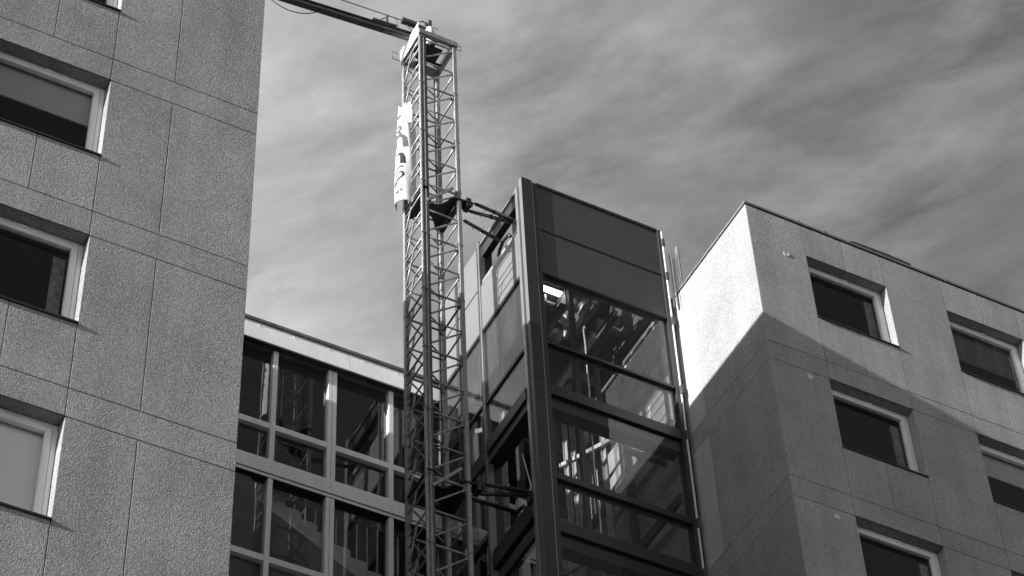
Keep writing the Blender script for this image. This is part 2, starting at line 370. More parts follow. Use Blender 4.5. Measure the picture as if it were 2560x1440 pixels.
m = MB(); m.box(XR+.004, XR+.28, DR+.004, 33, 32.255, 32.285); m.box(XR+.28, 30, DR+.004, DR+.28, 32.255, 32.285); m.build('roof_edge_gap', M['black'], right)
for i, (x, z) in enumerate(((16.727, 31.374), (16.754, 28.598), (16.779, 25.765), (16.8, 22.97))):
    v_ = MB(); n = 28; y = DR
    for k in range(n):
        a0, a1 = 2*math.pi*k/n, 2*math.pi*(k+1)/n
        poly = [(x+math.cos(a)*r_, z+math.sin(a)*r_) for a, r_ in ((a0, .052), (a1, .052), (a1, .037), (a0, .037))]
        v_.prism(poly, y-.009, y, 'y')
    v_.prism([(x+.037*math.cos(2*math.pi*k/n), z+.037*math.sin(2*math.pi*k/n)) for k in range(n)], y-.005, y-.001, 'y')
    v_.build('vent_cap', M['vent'], right)
rs = thing('roof_strip', 'black strip lying along the roof edge of the right block against the sky', 'roof strip', (18.13, DR, 32.33))
p = MB(); p.prism([(18.11, 32.39), (18.15, 32.435), (18.80, 32.455), (19.26, 32.435), (19.27, 32.395), (18.2, 32.385)], DR+.02, DR+.12, 'y')
for x in (18.79, 19.02): p.box(x, x+.012, DR+.014, DR+.125, 32.385, 32.462)
p.build('strip', M['pipe'], rs)
p = MB(); p.box(18.10, 19.26, DR+.03, DR+.11, 32.331, 32.386); p.build('packing', M['trim'], rs)
p = MB(); p.box(18.08, 18.13, DR+.02, DR+.12, 32.35, 32.42); p.build('end_cap', M['trim'], rs)
# ------------------------------------------------------------------ glazed stair link between the blocks
DC = 25.93
link = thing('stairwell_building', 'glazed stairwell link with pale roof fascia between the two rendered blocks', 'building', (11, DC, 0))
X0, X1 = XL+.01, XR-.01
m = MB(); xx = [X0, 8.60, 11.74, 14.9, X1]
for a, b in zip(xx, xx[1:]): m.prism([(DC-.13, 31.58), (DC-.01, 32.105), (DC+.02, 32.105), (DC-.10, 31.58)], a+.004, b-.004, 'x')
for a in [8.9+.62*k for k in range(12)]: m.tube([(a, DC-.045, 32.02), (a, DC-.02, 32.02)], .009, 8)
m.build('fascia', M['fascia'], link)
m = MB(); m.box(X0, X1, DC-.05, DC+.4, 32.11, 32.14); m.box(X0, X1, DC-.04, DC+.05, 32.14, 32.18); m.box(X0, X1, DC+.03, DC+.3, 31.6, 32.105); m.build('coping', M['coping'], link)
m = MB(); m.box(X0, X1, DC+.4, 32, 31.75, 31.95); m.build('roof', M['roof'], link)
m = MB(); m.box(X0, X0+.22, DC-.42, DC-.10, 30.5, 32.08); m.build('pilaster', M['fascia'], link)
mull = [(x, i % 2) for i, x in enumerate([7.40, 8.42, 9.44, 10.478, 11.484, 12.53, 13.55, 14.58, 15.5])]   # (centre, 1 = narrow 0 = wide)
mull = [(x, 0.085 if abs(x-10.478) < .01 or i % 2 == 1 else .15) for i, (x, _) in enumerate(mull)]
floors = [29.06-2.785*k for k in range(0, 10)]
tops = [31.575]+[f-.33 for f in floors]
for x, w in mull:
    m = MB(); 
    if w > .1: m.box(x-w/2, x-.004, DC, DC+.12, 2, 31.58); m.box(x+.004, x+w/2, DC, DC+.12, 2, 31.58)
    else: m.box(x-w/2, x+w/2, DC, DC+.12, 2, 31.58)
    m.build('mullion', M['alu'], link, bevel=.004)
for zf in floors[:8]:
    m = MB(); edge = [X0, 8.42, 11.484, 14.58, X1]
    for a, b in zip(edge, edge[1:]): m.box(a+.003, b-.003, DC-.03, DC-.005, zf-.25, zf-.015)
    m.box(X0, X1, DC-.012, DC-.002, zf, zf+.055); m.box(X0, X1, DC-.012, DC-.002, zf-.32, zf-.265)
    m.build('floor_band', M['alu'], link)
    m = MB(); m.box(X0, X1, DC+.0, DC+.1, zf-.33, zf+.05); m.build('band_backing', M['black'], link)
xe = [X0]+[x for x, w in mull]+[X1]; we = [0]+[w for x, w in mull]+[0]
for k in range(6):
    zt = tops[k]; zb = floors[k]+.055; ztr = floors[k]+.81 if k == 0 else floors[k]+.82
    m = MB()
    for i in range(len(xe)-1): m.box(xe[i]+we[i]/2, xe[i+1]-we[i+1]/2, DC+.012, DC+.10, ztr-.06, ztr+.06)
    m.build('transom', M['alu'], link, bevel=.003)
    for i in range(len(xe)-1):
        a, b = xe[i]+we[i]/2+.004, xe[i+1]-we[i+1]/2-.004
        for c, d in ((ztr+.064, zt), (zb, ztr-.064)):
            m = MB(); m.box(a, b, DC+.088, DC+.096, c, d); m.build('pane', M['gcurt'], link)
# interior of the stairwell
m = MB(); m.box(X0, X1, 30.6, 30.7, 0, 31.7)
for zf in floors: m.box(X0, 9.0, DC+.16, 30.6, zf-.24, zf-.05); m.box(9.0, X1, 28.9, 30.6, zf-.24, zf-.05)
m.build('inner_walls', pb('stairwell_plaster', .30, .9, var=.1), link)
def flight(y0, y1, xa, za, xb, zb, n):
    m = MB(); dx, dz = (xb-xa)/n, (zb-za)/n; poly = []
    for i in range(n): poly += [(xa+dx*i, za+dz*i), (xa+dx*(i+.85), za+dz*i), (xa+dx*(i+1), za+dz*(i+.25))]
    poly += [(xb, zb), (xb, zb-.30), (xa, za-.30)]
    m.prism(poly, y0, y1, 'y'); return m
for k in range(0, 7):
    dz_ = -2.785*k
    flight(26.35, 27.40, 9.2, 29.63+dz_, 12.6, 27.75+dz_, 12).build('stair_flight', M['slab'], link)
    r_ = MB(); r_.bar((9.2, 27.5, 30.91+dz_), (13.2, 27.5, 28.42+dz_), .05, .07); r_.build('handrail', M['black'], link)
    r_ = MB(); r_.bar((10.9, 27.5, 30.03+dz_), (15.9, 27.5, 30.03+dz_), .05, .09); r_.build('landing_handrail', M['steel'], link)
    r_ = MB()
    for j in range(27): x = 11.0+j*.185; r_.tube([(x, 27.5, 28.95+dz_), (x, 27.5, 30.0+dz_)], .013, 6)
    r_.build('landing_railing', M['rail'], link)
    m = MB(); m.box(10.9, 15.95, 27.52, 30.5, 28.80+dz_, 28.99+dz_); m.build('landing', M['slab'], link)
# ------------------------------------------------------------------ glass lift shaft
XE, YE, XF, YB = 13.27, 22.66, 15.95, 25.60
sh = thing('lift_shaft', 'dark steel and glass lift shaft standing in the corner of the courtyard', 'lift shaft', (XE, YE, 0))
TOP = 33.9
m = MB(); m.box(13.27, 13.33, 22.725, 22.80, 0, 33.76); m.build('corner_trim', M['trim'], sh, bevel=.004)
m = MB(); m.box(13.31, 13.50, 22.622, 22.72, 0, 29.15); m.box(13.31, 13.50, 22.622, 22.72, 29.158, TOP+.02); m.build('corner_column', M['steel'], sh)
m = MB(); m.box(13.3065, 13.3095, 22.622, 22.72, 0, 29.15); m.box(13.3065, 13.3095, 22.622, 22.72, 29.158, TOP+.02); m.build('column_flank', M['pale'], sh)
m = MB(); m.box(13.505, 13.525, 22.632, 22.72, 0, TOP); m.build('edge_strip', M['trim'], sh)
m = MB(); m.box(13.53, 13.60, 22.63, 22.80, 0, TOP-.01); m.build('front_post', M['steel'], sh, bevel=.003)
m = MB(); m.box(XF-.06, XF-.005, 22.62, 22.80, 0, TOP-.01); m.build('front_post', M['steel'], sh, bevel=.003)
m = MB(); m.box(XF+.0, XF+.018, 22.60, 22.74, 0, 33.86)
m.build('edge_strip', M['fascia'], sh)
m = MB(); m.box(XF+.02, XR-.006, 22.76, 22.78, 0, 32.2); m.build('gap_plate', M['black'], sh)
for z in (33.6, 32.75, 31.66, 30.05, 29.05, 27.2, 26.2, 24.4):
    m = MB(); m.box(XF-.01, XF+.035, 22.585, 22.76, z-.12, z+.06); m.build('edge_clip', M['galvd'], sh)
# front: opaque panels, beams, glass
def front(z0, z1, kind):
    m = MB()
    if kind == 'glass': m.box(13.60, XF-.06, 22.69, 22.70, z0, z1); return m.build('pane', M['gfront'], sh)
    m.box(13.60, XF-.06, 22.66, 22.72, z0+.006, z1-.006); return m.build('spandrel_panel', M['spand'], sh, bevel=.004)
for a, b in ((32.79, 33.87), (31.73, 32.76)): front(a, b, 'p')
rr = random.Random(5); m = MB()
for k in range(46):
    x, z = 13.7+rr.random()*2.1, 32.80+rr.random()**3*.12-(1.06 if k % 3 == 0 else 0); m.box(x, x+.006+.012*rr.random(), 22.657, 22.6598, z, z+.006)
m.build('mortar_specks', M['trim'], sh)
m = MB(); m.box(13.60, XF-.06, 22.64, 22.80, 33.872, 33.93); m.build('top_beam', M['steel'], sh)
def beam(z0, z1, y0=22.645, y1=22.80, mat='steel', name='transom'):
    m = MB(); m.box(13.60, XF-.06, y0, y1, z0, z1); return m.build(name, M[mat], sh, bevel=.003)
beam(32.76, 32.785); beam(31.69, 31.725); beam(30.06, 30.12); beam(28.94, 29.15, name='floor_beam'); beam(28.72, 28.94, 22.72, 22.95, 'black', 'beam_flange')
beam(27.17, 27.29); beam(26.12, 26.35, name='floor_beam'); beam(25.9, 26.12, 22.72, 22.95, 'black', 'beam_flange')
for k in range(1, 9): beam(27.17-2.8*k, 27.29-2.8*k); beam(26.12-2.8*k, 26.35-2.8*k, name='floor_beam')
zz = [31.69, 30.12, 30.06, 29.15, 28.72, 27.29, 27.17, 26.35]
for a, b in ((30.12, 31.69), (29.15, 30.06), (27.29, 28.94), (26.35, 27.17), (24.49, 26.12), (23.55, 24.37), (21.7, 23.32)): front(a, b, 'glass')
# left face
def side(y0, y1, z0, z1, kind, x=XE):
    m = MB()
    if kind == 'glass': m.box(x+.03, x+.04, y0, y1, z0, z1); return m.build('pane', M['gside'], sh)
    if kind == 'pale': m.box(x, x+.04, y0+.005, y1-.005, z0+.008, z1-.008); return m.build('cladding_panel', M['pale'], sh, bevel=.003)
    m.box(x+.005, x+.10, y0, y1, z0, z1); return m.build('side_transom', M[kind], sh, bevel=.003)
side(22.80, 24.09, 31.60, 32.66, 'pale'); side(22.80, 24.09, 31.555, 31.60, 'black')
side(22.80, 24.09, 29.95, 31.555, 'glass'); side(22.80, 24.09, 29.88, 29.95, 'black'); side(22.80, 24.09, 29.08, 29.88, 'glass'); side(22.80, 24.09, 29.03, 29.08, 'black')
sun_mask = MB(); holes = [(22.93, 23.02, 30.70, 31.42), (23.42, 23.58, 31.17, 31.45), (23.84, 24.02, 30.78, 31.32), (24.37, 24.52, 30.77, 31.42), (24.62, 25.5, 30.44, 31.54)]  # added tinted sheet; its holes shape the sun patches on the right block's wall
ys = sorted(set([22.8, 25.5]+[v for h in holes for v in h[:2]]))
for a, c in zip(ys, ys[1:]):
    z = 30.44
    for zb, zt in sorted([(h[2], h[3]) for h in holes if h[0] <= a and h[1] >= c]): sun_mask.box(a*0+XE+.052, XE+.054, a, c, z, zb); z = zt
    sun_mask.box(XE+.052, XE+.054, a, c, z, 31.54)
for a, c in ((22.8, 23.4), (23.68, 23.83), (24.02, 24.3)): sun_mask.box(XE+.052, XE+.054, a, c, 29.1, 30.44)
sun_mask.build('sun_mask_sheet', M['sun_mask'], sh)
m = MB(); m.box(XE-.02, XE+.08, 22.80, 24.09, 28.80, 29.03); m.box(XE+.02, XE+.25, 22.80, 24.09, 28.62, 28.80); m.build('side_beam', M['steel'], sh)
m = MB(); m.box(XE+.01, XE+.04, 22.80, 24.09, 33.70, 33.745); m.build('top_edge', M['trim'], sh)
m = MB(); m.box(XE+.05, XE+.07, 22.80, 24.09, 33.46, 33.74); m.box(XE+.05, XE+.17, 22.80, 24.09, 33.44, 33.46); m.build('head_beam', M['steel'], sh)
m = MB(); m.box(XE+.04, XE+.16, 22.80, 24.20, 32.66, 32.70); m.box(XE+.04, XE+.06, 22.80, 24.20, 32.5, 32.66); m.build('sill_beam', M['black'], sh)
for y in (24.09, 24.90, YB-.05):
    m = MB(); m.box(XE-.01, XE+.10, y, y+.035, 0, 33.80 if y < 24.2 else 33.72); m.build('side_post', M['trim'] if y < 24.2 else M['steel'], sh)
    m = MB(); m.box(XE+.0, XE+.26, y+.036, y+.10, 0, 33.70); m.build('side_post', M['steel'], sh)
for y0, y1 in ((24.19, 24.90), (25.0, YB-.05)):
    for a, b, kd in ((32.66, 33.70, 'pale'), (31.60, 32.63, 'pale'), (29.99, 31.56, 'glass'), (29.0, 29.94, 'glass'), (27.25, 28.7, 'glass'), (24.6, 26.2, 'glass')): side(y0, y1, a, b, kd)
    for a, b in ((32.63, 32.66), (31.56, 31.60), (29.94, 29.99), (28.7, 29.0), (27.15, 27.25), (26.2, 26.45)): side(y0, y1, a, b, 'steel')
# lower opening, its beams, and the glass below
m = MB(); m.box(XE+.02, XE+.12, 22.80, 24.09, 26.45, 26.72); m.build('side_beam', M['black'], sh)
m = MB(); m.box(XE-.0, XE+.12, 22.80, 24.09, 26.02, 26.22); m.build('side_beam', M['steel'], sh)
for k in range(0, 8):
    z = 26.02-2.8*k; side(22.80, 24.09, z-1.5, z, 'glass'); side(22.80, 24.09, z-1.6, z-1.5, 'steel'); side(22.80, 24.09, z-2.6, z-1.6, 'glass'); side(22.80, 24.09, z-2.8, z-2.6, 'steel')
# back and right faces, ceiling over the rear half
m = MB(); m.box(XE+.1, XF, YB, YB+.06, 31.6, 33.7); m.build('back_panel', M['spand'], sh)
m = MB(); m.box(XF-.07, XF-.01, 22.80, YB, 32.38, 33.85); m.build('right_panel', M['spand'], sh)
m = MB(); m.box(13.68, XF-.08, 24.15, YB, 33.55, 33.68); m.build('ceiling', M['spand'], sh)
for x, y in ((13.36, YB-.12), (15.80, YB-.12), (15.82, 24.12), (14.62, YB-.12)):
    m = MB(); m.box(x, x+.10, y, y+.10, 0, 33.5); m.build('steel_post', M['steel'], sh)
for z in (32.3, 31.25, 29.6, 28.0, 26.6, 25.2, 23.8):
    m = MB(); m.box(13.46, 15.80, YB-.10, YB-.03, z, z+.16); m.build('back_rail', M['steel'], sh)
    m = MB(); m.box(15.83, 15.89, 22.82, YB-.12, z-.25, z-.07); m.build('side_rail', M['steel'], sh)
# machinery and guide rails
for x, z, y0, y1, w, h, mt in ((15.10, 32.83, 23.75, 24.6, .06, .14, 'machine'), (15.33, 33.0, 23.8, 24.7, .05, .10, 'machine'), (15.54, 32.6, 23.6, 24.9, .05, .12, 'galvd'), (15.78, 32.9, 23.9, 25.2, .05, .12, 'machine'), (14.35, 31.9, 23.3, 25.4, .05, .12, 'galvd'), (14.95, 31.6, 23.4, 25.4, .05, .10, 'machine')):
    m = MB(); m.box(x-w/2, x+w/2, y0, y1, z-h/2, z+h/2); m.box(x-w, x+w, y0, y1, z-h/2-.012, z-h/2); m.box(x-w, x+w, y0, y1, z+h/2, z+h/2+.012); m.build('machine_beam', M[mt], sh)
m = MB(); m.box(15.45, 15.88, 24.02, 24.10, 32.68, 32.86); m.box(15.3, 15.88, 24.9, 25.0, 32.3, 32.45); m.build('machine_beam', M['machine'], sh)
m = MB(); m.tube([(14.92, 24.1, 33.05), (15.18, 24.1, 33.05)], .17, 28); m.tube([(15.18, 24.1, 33.05), (15.28, 24.1, 33.05)], .10, 24); m.tube([(14.86, 24.1, 33.05), (14.92, 24.1, 33.05)], .12, 24)
m.box(14.80, 14.90, 23.95, 24.25, 32.85, 33.2); m.build('hoist_motor', M['galvd'], sh)
m = MB(); m.prism([(14.76, 23.98), (15.04, 23.98), (15.04, 24.16), (14.9, 24.2), (14.76, 24.16)], 32.58, 32.60, 'z'); m.box(14.76, 15.04, 23.965, 23.98, 32.58, 32.70)
m.bar((14.76, 23.98, 32.60), (14.90, 23.95, 32.34), .025); m.bar((15.04, 23.98, 32.60), (14.90, 23.95, 32.34), .025); m.bar((14.90, 23.95, 32.34), (14.90, 23.95, 32.22), .03)
m.bar((14.90, 23.95, 32.26), (14.84, 23.95, 32.18), .015); m.bar((14.90, 23.95, 32.26), (14.95, 23.95, 32.20), .015); m.build('machine_bracket', M['banner'], sh)
m = MB(); m.tube([(14.93, 24.25, 32.35), (14.93, 24.25, 32.5)], .04, 14); m.tube([(14.70, 24.2, 32.05), (14.70, 24.2, 32.15), (14.70, 24.2, 32.3)], [.03, .10, .12], 16); m.build('sheave_housing', M['machine'], sh)
for x, y in ((13.75, 24.95), (14.28, 25.3), (15.39, 25.2), (15.60, 25.3), (15.74, 24.6)):
    m = MB(); m.box(x, x+.016, y, y+.09, 2, 32.6); m.box(x-.035, x+.051, y+.09, y+.10, 2, 32.6); m.build('guide_rail', M['machine'], sh)
for z in (30.5, 28.2, 26.75):
    m = MB(); m.bar((15.3, 25.35, z), (15.8, 24.4, z+.02), .05, .08); m.bar((13.62, 25.35, z), (14.5, 24.4, z), .07, .10); m.bar((14.5, 24.4, z), (15.5, 24.4, z), .06, .08); m.build('rail_bracket', M['machine'], sh)
m = MB(); m.box(15.2, 15.95, 23.2, 23.26, 28.9, 29.0); m.box(15.25, 15.9, 24.3, 24.5, 26.3, 26.5); m.box(15.84, 15.9, 22.9, 24.3, 26.3, 26.5); m.build('rail_bracket', M['steel'], sh)
m = MB()
for j in range(7): m.tube([(14.9+.035*j, 25.0, 20), (14.9+.035*j, 25.0, 32.4)], .007, 5)
m.build('hoist_ropes', M['cable'], sh)
m = MB(); m.box(14.72, 14.80, 23.7, 23.78, 20, 33.5); m.build('steel_post', M['steel'], sh)
m = MB(); pts = [(14.50+.012*math.sin(i*.55)+.006*math.sin(i*1.7), 23.0, 31.12-i*.32) for i in range(30)]
m.tube([(14.56, 23.03, 31.20), (14.52, 23.0, 31.20)]+pts, .013, 8); 
tag(m.build('rope', M['rope']), 'thin white rope hanging down inside the glass lift shaft', 'rope')
m = MB(); m.box(14.52, 14.93, 24.25, 24.31, 33.42, 33.49); lp = m.build('tube_lamp', M['lamp'])
tag(lp, 'lit fluorescent tube lamp under the lift shaft ceiling', 'lamp')
m = MB(); m.box(14.51, 14.94, 24.24, 24.32, 33.495, 33.53); m.bar((14.7, 24.28, 33.52), (14.7, 24.28, 33.56), .02); m.build('lamp_body', M['machine'], lp)
m = MB(); m.box(14.63, 14.66, 24.33, 24.37, 33.22, 33.38); m.box(14.66, 14.82, 24.33, 24.37, 33.20, 33.245); m.build('conduit', M['fascia'], sh)
# bracket rail in the upper opening
m = MB()
pr = [(22.9, 32.72), (23.02, 32.95), (23.10, 32.86), (23.22, 33.08), (23.34, 32.88), (23.48, 33.05), (23.6, 32.84), (23.72, 33.0), (23.84, 32.84), (23.98, 32.98), (24.02, 32.72)]
m.prism(pr, XE+.12, XE+.16, 'x'); m.build('toothed_bracket', M['galvd'], sh)
m = MB(); m.box(XE+.02, XE+.10, 22.84, 24.06, 32.705, 32.79); m.build('tie_rail', M['galv'], sh)
m = MB(); m.box(XE+.02, XE+.10, 22.84, 24.06, 26.73, 26.80); m.build('tie_rail', M['black'], sh)
# wires in the lower opening
m = MB(); m.tube([(13.6, 23.6, 28.5), (13.66, 23.6, 28.2), (13.72, 23.6, 27.9), (13.70, 23.6, 27.6), (13.62, 23.6, 27.3), (13.55, 23.6, 27.2)], .012, 6); m.build('wire', M['rope'], sh)
m = MB(); m.box(14.35, 14.50, 25.1, 25.2, 20, 29.2); m.build('door_frame', M['fascia'], sh)
# ------------------------------------------------------------------ perforated cable tray between shaft and right block
tr = thing('cable_tray', 'perforated metal cable tray rising between the lift shaft and the sunlit wall', 'cable tray', (16.05, 22.5, 32.3))
m = MB(); m.box(15.980, 15.990, 22.50, 22.56, 31.9, 33.20); m.build('tray_side', M['spand'], tr)
m = MB(); m.box(15.990, 16.005, 22.455, 22.475, 31.9, 33.27); m.build('tray_lip', M['trim'], tr)
m = MB(); m.box(16.125, 16.145, 22.44, 22.53, 32.34, 33.42); m.build('tray_lip', M['trim'], tr)
m = MB()
z = 32.34
while z < 33.24:
    for j in range(6):
        x = 16.015+.018*j; o_ = .012*(j % 2); m.box(x-.004, x+.004, 22.56, 22.563, z, min(z+.05, 33.30)); 
    m.box(16.005, 16.125, 22.5575, 22.5585, z+.034, z+.050); z += .05
m.build('tray_web', M['machine'], tr)
# ------------------------------------------------------------------ mast
TX0, TX1, TY0, TY1 = 11.60, 12.235, 22.82, 23.47
mast = thing('hoist_mast', 'tall galvanised lattice mast tied to the lift shaft with a crane arm on top', 'lattice mast', (11.9, 23.15, 0))
BAY, ZT = .6535, 37.05
c4 = dict(F=(TX0, TY0), R=(TX1, TY0), B=(TX1, TY1), L=(TX0, TY1))
def section(ztop):
    root = MB(); H = 2*BAY
    for k, (x, y) in c4.items():
        w = .034
        if k == 'F':
            root.tube([(x-.028, y-.01, ztop-H+.004), (x-.028, y-.01, ztop-.004)], .024, 12); root.tube([(x+.040, y-.01, ztop-H+.004), (x+.040, y-.01, ztop-.004)], .022, 12)
            root.box(x-.02, x+.034, y, y+.012, ztop-H+.004, ztop-.004); root.box(x-.055, x+.066, y-.04, y+.022, ztop-.03, ztop-.004); continue
        root.box(x-w, x+w, y-w, y+w, ztop-H+.004, ztop-.004)
        root.box(x-w-.006, x+w+.006, y-w-.006, y+w+.006, ztop-.035, ztop-.004)
    r0 = root.build('mast_section', M['galv'], mast, bevel=.006)
    l = MB(); t = .0155
    def P(k, z, o=0): return (c4[k][0], c4[k][1], z)
    for i in range(2):
        z = ztop-.05-i*BAY; zn = z-BAY
        for a, b in (('F','R'), ('L','B'), ('R','B'), ('F','L')):
            l.tube([P(a, z), P(b, z)], t*(1.25 if i == 0 else 1), 6)
        l.tube([P('R', z-.02), P('F', zn+.09)], t, 6); l.tube([P('L', z-.02), P('B', zn+.06)], t, 6)
        l.tube([P('F', z-.22), P('L', z-.22)], t, 6); l.tube([P('L', zn+.04), (TX0, (TY0*.45+TY1*.55), z)], t, 6)
        pass
    l.build('lattice', M['galv'], r0)
    for x, y in ((TX1-.055, TY0+.01), (TX1-.055, TY1-.02), (TX0+.055, TY1-.02)):
        cn = MB(); cn.tube([(x, y, ztop-.15), (x, y, ztop-.121), (x, y, ztop-.12), (x, y, ztop+.06)], [.030, .030, .022, .022], 10)
        cn.build('bolt_sleeve', M['galv'], r0)
    rk = MB(); rk.box(TX0+.05, TX0+.075, TY0-.03, TY0+.02, ztop-H, ztop)
    nT = 36
    for j in range(nT):
        zz_ = ztop-H+(j+.5)*H/nT; rk.box(TX0+.075, TX0+.092, TY0-.028, TY0+.016, zz_-.009, zz_+.009)
    rk.build('rack', M['galvd'], r0)
    return r0
s0 = section(ZT)
for i in range(1, 28):
    c = s0.copy(); S.collection.objects.link(c); c.location = (0, 0, -i*2*BAY); c.parent = mast
    for ch in s0.children:
        d = ch.copy(); S.collection.objects.link(d); d.parent = c
# head frame
m = MB()
m.box(TX0-.05, TX1+.06, TY0-.05, TY0+.03, 37.10, 37.22); m.box(TX0-.05, TX1+.06, TY1-.03, TY1+.05, 37.10, 37.22)
m.box(TX0-.05, TX0+.03, TY0+.03, TY1-.03, 37.10, 37.22); m.box(TX1-.03, TX1+.05, TY0+.03, TY1-.03, 37.10, 37.22); m.build('head_frame', M['galv'], mast, bevel=.004)
m = MB(); m.box(TX0+.13, TX1-.14, TY0+.14, TY1-.16, 37.10, 37.12)
m.box(TX0+.03, TX0+.13, TY0+.25, TY1-.25, 37.10, 37.118); m.box(TX1-.14, TX1-.03, TY1-.22, TY1-.12, 37.10, 37.118); m.box(TX0+.25, TX0+.33, TY0+.03, TY0+.14, 37.10, 37.118); m.box(TX0+.2, TX1-.3, TY1-.16, TY1-.03, 37.10, 37.118)
m.build('head_plate', M['paintd'], mast)
m = MB(); m.tube([(11.86, 23.12, 37.09), (11.86, 23.12, 37.102)], .05, 20); m.build('pivot_cap', M['black'], mast)
m = MB(); m.box(TX0-.058, TX0-.052, TY0-.02, TY1+.05, 37.05, 37.40); m.build('side_plate', M['fascia'], mast)
for (a, b, c_) in (((TX0-.05, TY1+.03, 37.12), (-.16, 0, 0), (0, 0, .2)), ((TX1+.05, TY0, 37.08), (.09, 0, 0), (0, 0, .12))):
    a, b, c_ = Vector(a), Vector(b), Vector(c_); m = MB(); m.tube([a, a+b, a+b+c_, a+c_], .008, 6); m.build('handle', M['galvd'], mast)
m = MB(); m.tube([(11.93, 23.12, 37.2), (11.93, 23.12, 37.75), (11.93, 23.12, 37.82), (11.93, 23.12, 37.88)], [.085, .085, .07, .035], 24); m.build('slew_cylinder', M['banner'], mast)
m = MB(); m.box(11.90, 11.96, 23.09, 23.15, 37.87, 38.07); m.bar((11.93, 23.12, 38.0), (11.84, 23.12, 37.9), .03); m.bar((12.0, 23.12, 37.93), (12.10, 23.12, 37.93), .008); m.build('mast_head', M['galvd'], mast)
jd = Vector((math.cos(R(175)), math.sin(R(175)), 0)); jo = Vector((11.85, 23.14, 0))
def J(t, z, s=0): return jo+jd*t+Vector((0, 0, z))+Vector((-jd.y, jd.x, 0))*s
m = MB(); m.bar(J(.15, 37.45), J(4.6, 37.45), .05, .13)
for zz_ in (37.385, 37.515): m.bar(J(.15, zz_), J(4.6, zz_), .11, .018)
jib = m.build('jib', M['boom'], mast, bevel=.003)
m = MB(); m.bar(J(.20, 37.40), J(.78, 37.40), .075, .09); m.build('jib_root', M['galvd'], jib)
m = MB(); m.bar(J(.72, 37.53), J(.72, 37.86), .05, .05); m.build('jib_strut', M['trim'], jib)
m = MB(); m.tube([J(.42, 37.86), J(4.6, 38.02)], .010, 6); m.build('tie_rod', M['galvd'], jib)
m = MB(); m.tube([J(.68, 37.86), J(.95, 37.54)], .010, 6); m.build('tie_rod', M['galvd'], jib)
m = MB(); m.bar(J(.16, 37.84), J(.44, 37.86), .09, .10); m.bar(J(-.10, 37.80), J(.16, 37.82), .06, .08); m.build('hoist_motor', M['boom'], jib, bevel=.006)
m = MB(); m.tube([J(.10, 37.99), J(.04, 38.02), J(-.04, 37.99), J(-.05, 37.93)], .012, 6); m.build('lifting_eye', M['black'], jib)
for t0, t1, dp in ((1.93, 2.95, .27), (.88, 1.2, .07)):
    pts = [J(t0+(t1-t0)*k/14, 37.38-dp*4*(k/14)*(1-k/14)) for k in range(15)]
    m = MB(); m.tube(pts, .009, 6); m.build('hanging_cable', M['cable'], jib)
m = MB(); m.tube([J(.60, 37.88), J(.52, 37.8), J(.52, 37.65), J(.47, 37.56)], .008, 6); m.tube([J(.35, 37.86), J(.32, 37.72), J(.22, 37.6), J(.14, 37.55)], .008, 6); m.build('hanging_cable', M['cable'], jib)
for t in (1.5, 1.6, 2.4, 3.6):
    m = MB(); m.box(*[v for pr_ in zip(J(t, 37.43, -.035)-Vector((.012, .004, .04)), J(t, 37.43, -.035)+Vector((.012, .004, .04))) for v in pr_]); m.build('cable_clip', M['fascia'], jib)
m = MB(); m.bar(J(.55, 37.56), J(1.0, 37.56), .14, .03); m.build('trolley_stop', M['galvd'], jib)
# wall ties
def tie(zt, ends, ends2, nm='wall_tie'):
    pl = MB(); z0, z1 = zt-.012, zt+.012
    # plate with arched cut-outs
    def arch(x0, x1, yy, dep, n=10): return [(x0+(x1-x0)*k/n, yy+dep*math.sin(math.pi*k/n)) for k in range(n+1)]
    poly = [(TX0-.03, TY0-.06)]+arch(TX0+.08, TX1-.1, TY0-.05, .27)+[(TX1+.22, TY0-.07), (TX1+.25, TY0-.02), (TX1+.22, TY0+.10), (TX1+.06, TY0+.14)]
    poly += [(TX1+.05, TY1+.06)]+arch(TX1-.08, TX0+.08, TY1+.05, -.24)+[(TX0-.03, TY1+.06)]
    pl.prism(poly, z0, z1, 'z'); fr = pl.build('tie_plate', M['paintd'], mast)
    b = MB(); b.bar((TX0+.05, TY0-.035, zt-.30), (TX1-.12, TY0-.035, zt+.22), .045, .045); b.build('tie_crossbar', M['galv'], fr)
    b = MB(); b.bar((TX1, TY0+.05, zt-.06), (TX1, TY1-.02, zt-.06), .08, .10); b.box(TX1+.12, TX1+.2, TY0-.06, TY0+.10, zt-.09, zt+.10); b.build('tie_clamp', M['paintd'], fr)
    for a, e in zip(ends, ends2):
        a, e = Vector(a), Vector(e); d = e-a
        q = MB(); q.tube([a, a+d*.08], .010, 8); q.tube([a+d*.08, a+d*.12, a+d*.125, a+d*.5], [.020, .028, .030, .030], 14); q.tube([a+d*.5, a+d*.52, a+d*.521, a+d*.88, a+d*.90], [.038, .038, .032, .032, .018], 14); q.tube([a+d*.9, e], .011, 8)
        tb = q.build('tie_tube', M['paintd'], fr)
        q = MB(); c0 = a+d*.3; q.tube([c0+Vector((0, 0, -.03)), c0+Vector((.0, 0, -.10))], .007, 6); c0 = a+d*.51; q.tube([c0+Vector((0, 0, .03)), c0+Vector((.02, 0, .09))], .009, 6)
        q.tube([c0+Vector((.03*math.cos(k*.7), .02, .06+.03*math.sin(k*.7))) for k in range(9)], .004, 5); q.build('locking_pin', M['galv'], tb)
tie(32.93, [(12.44, 22.80, 33.0), (12.36, 22.86, 32.82), (12.30, 22.93, 32.66)], [(13.33, 22.86, 33.02), (13.33, 22.90, 33.02), (13.33, 23.36, 33.02)])
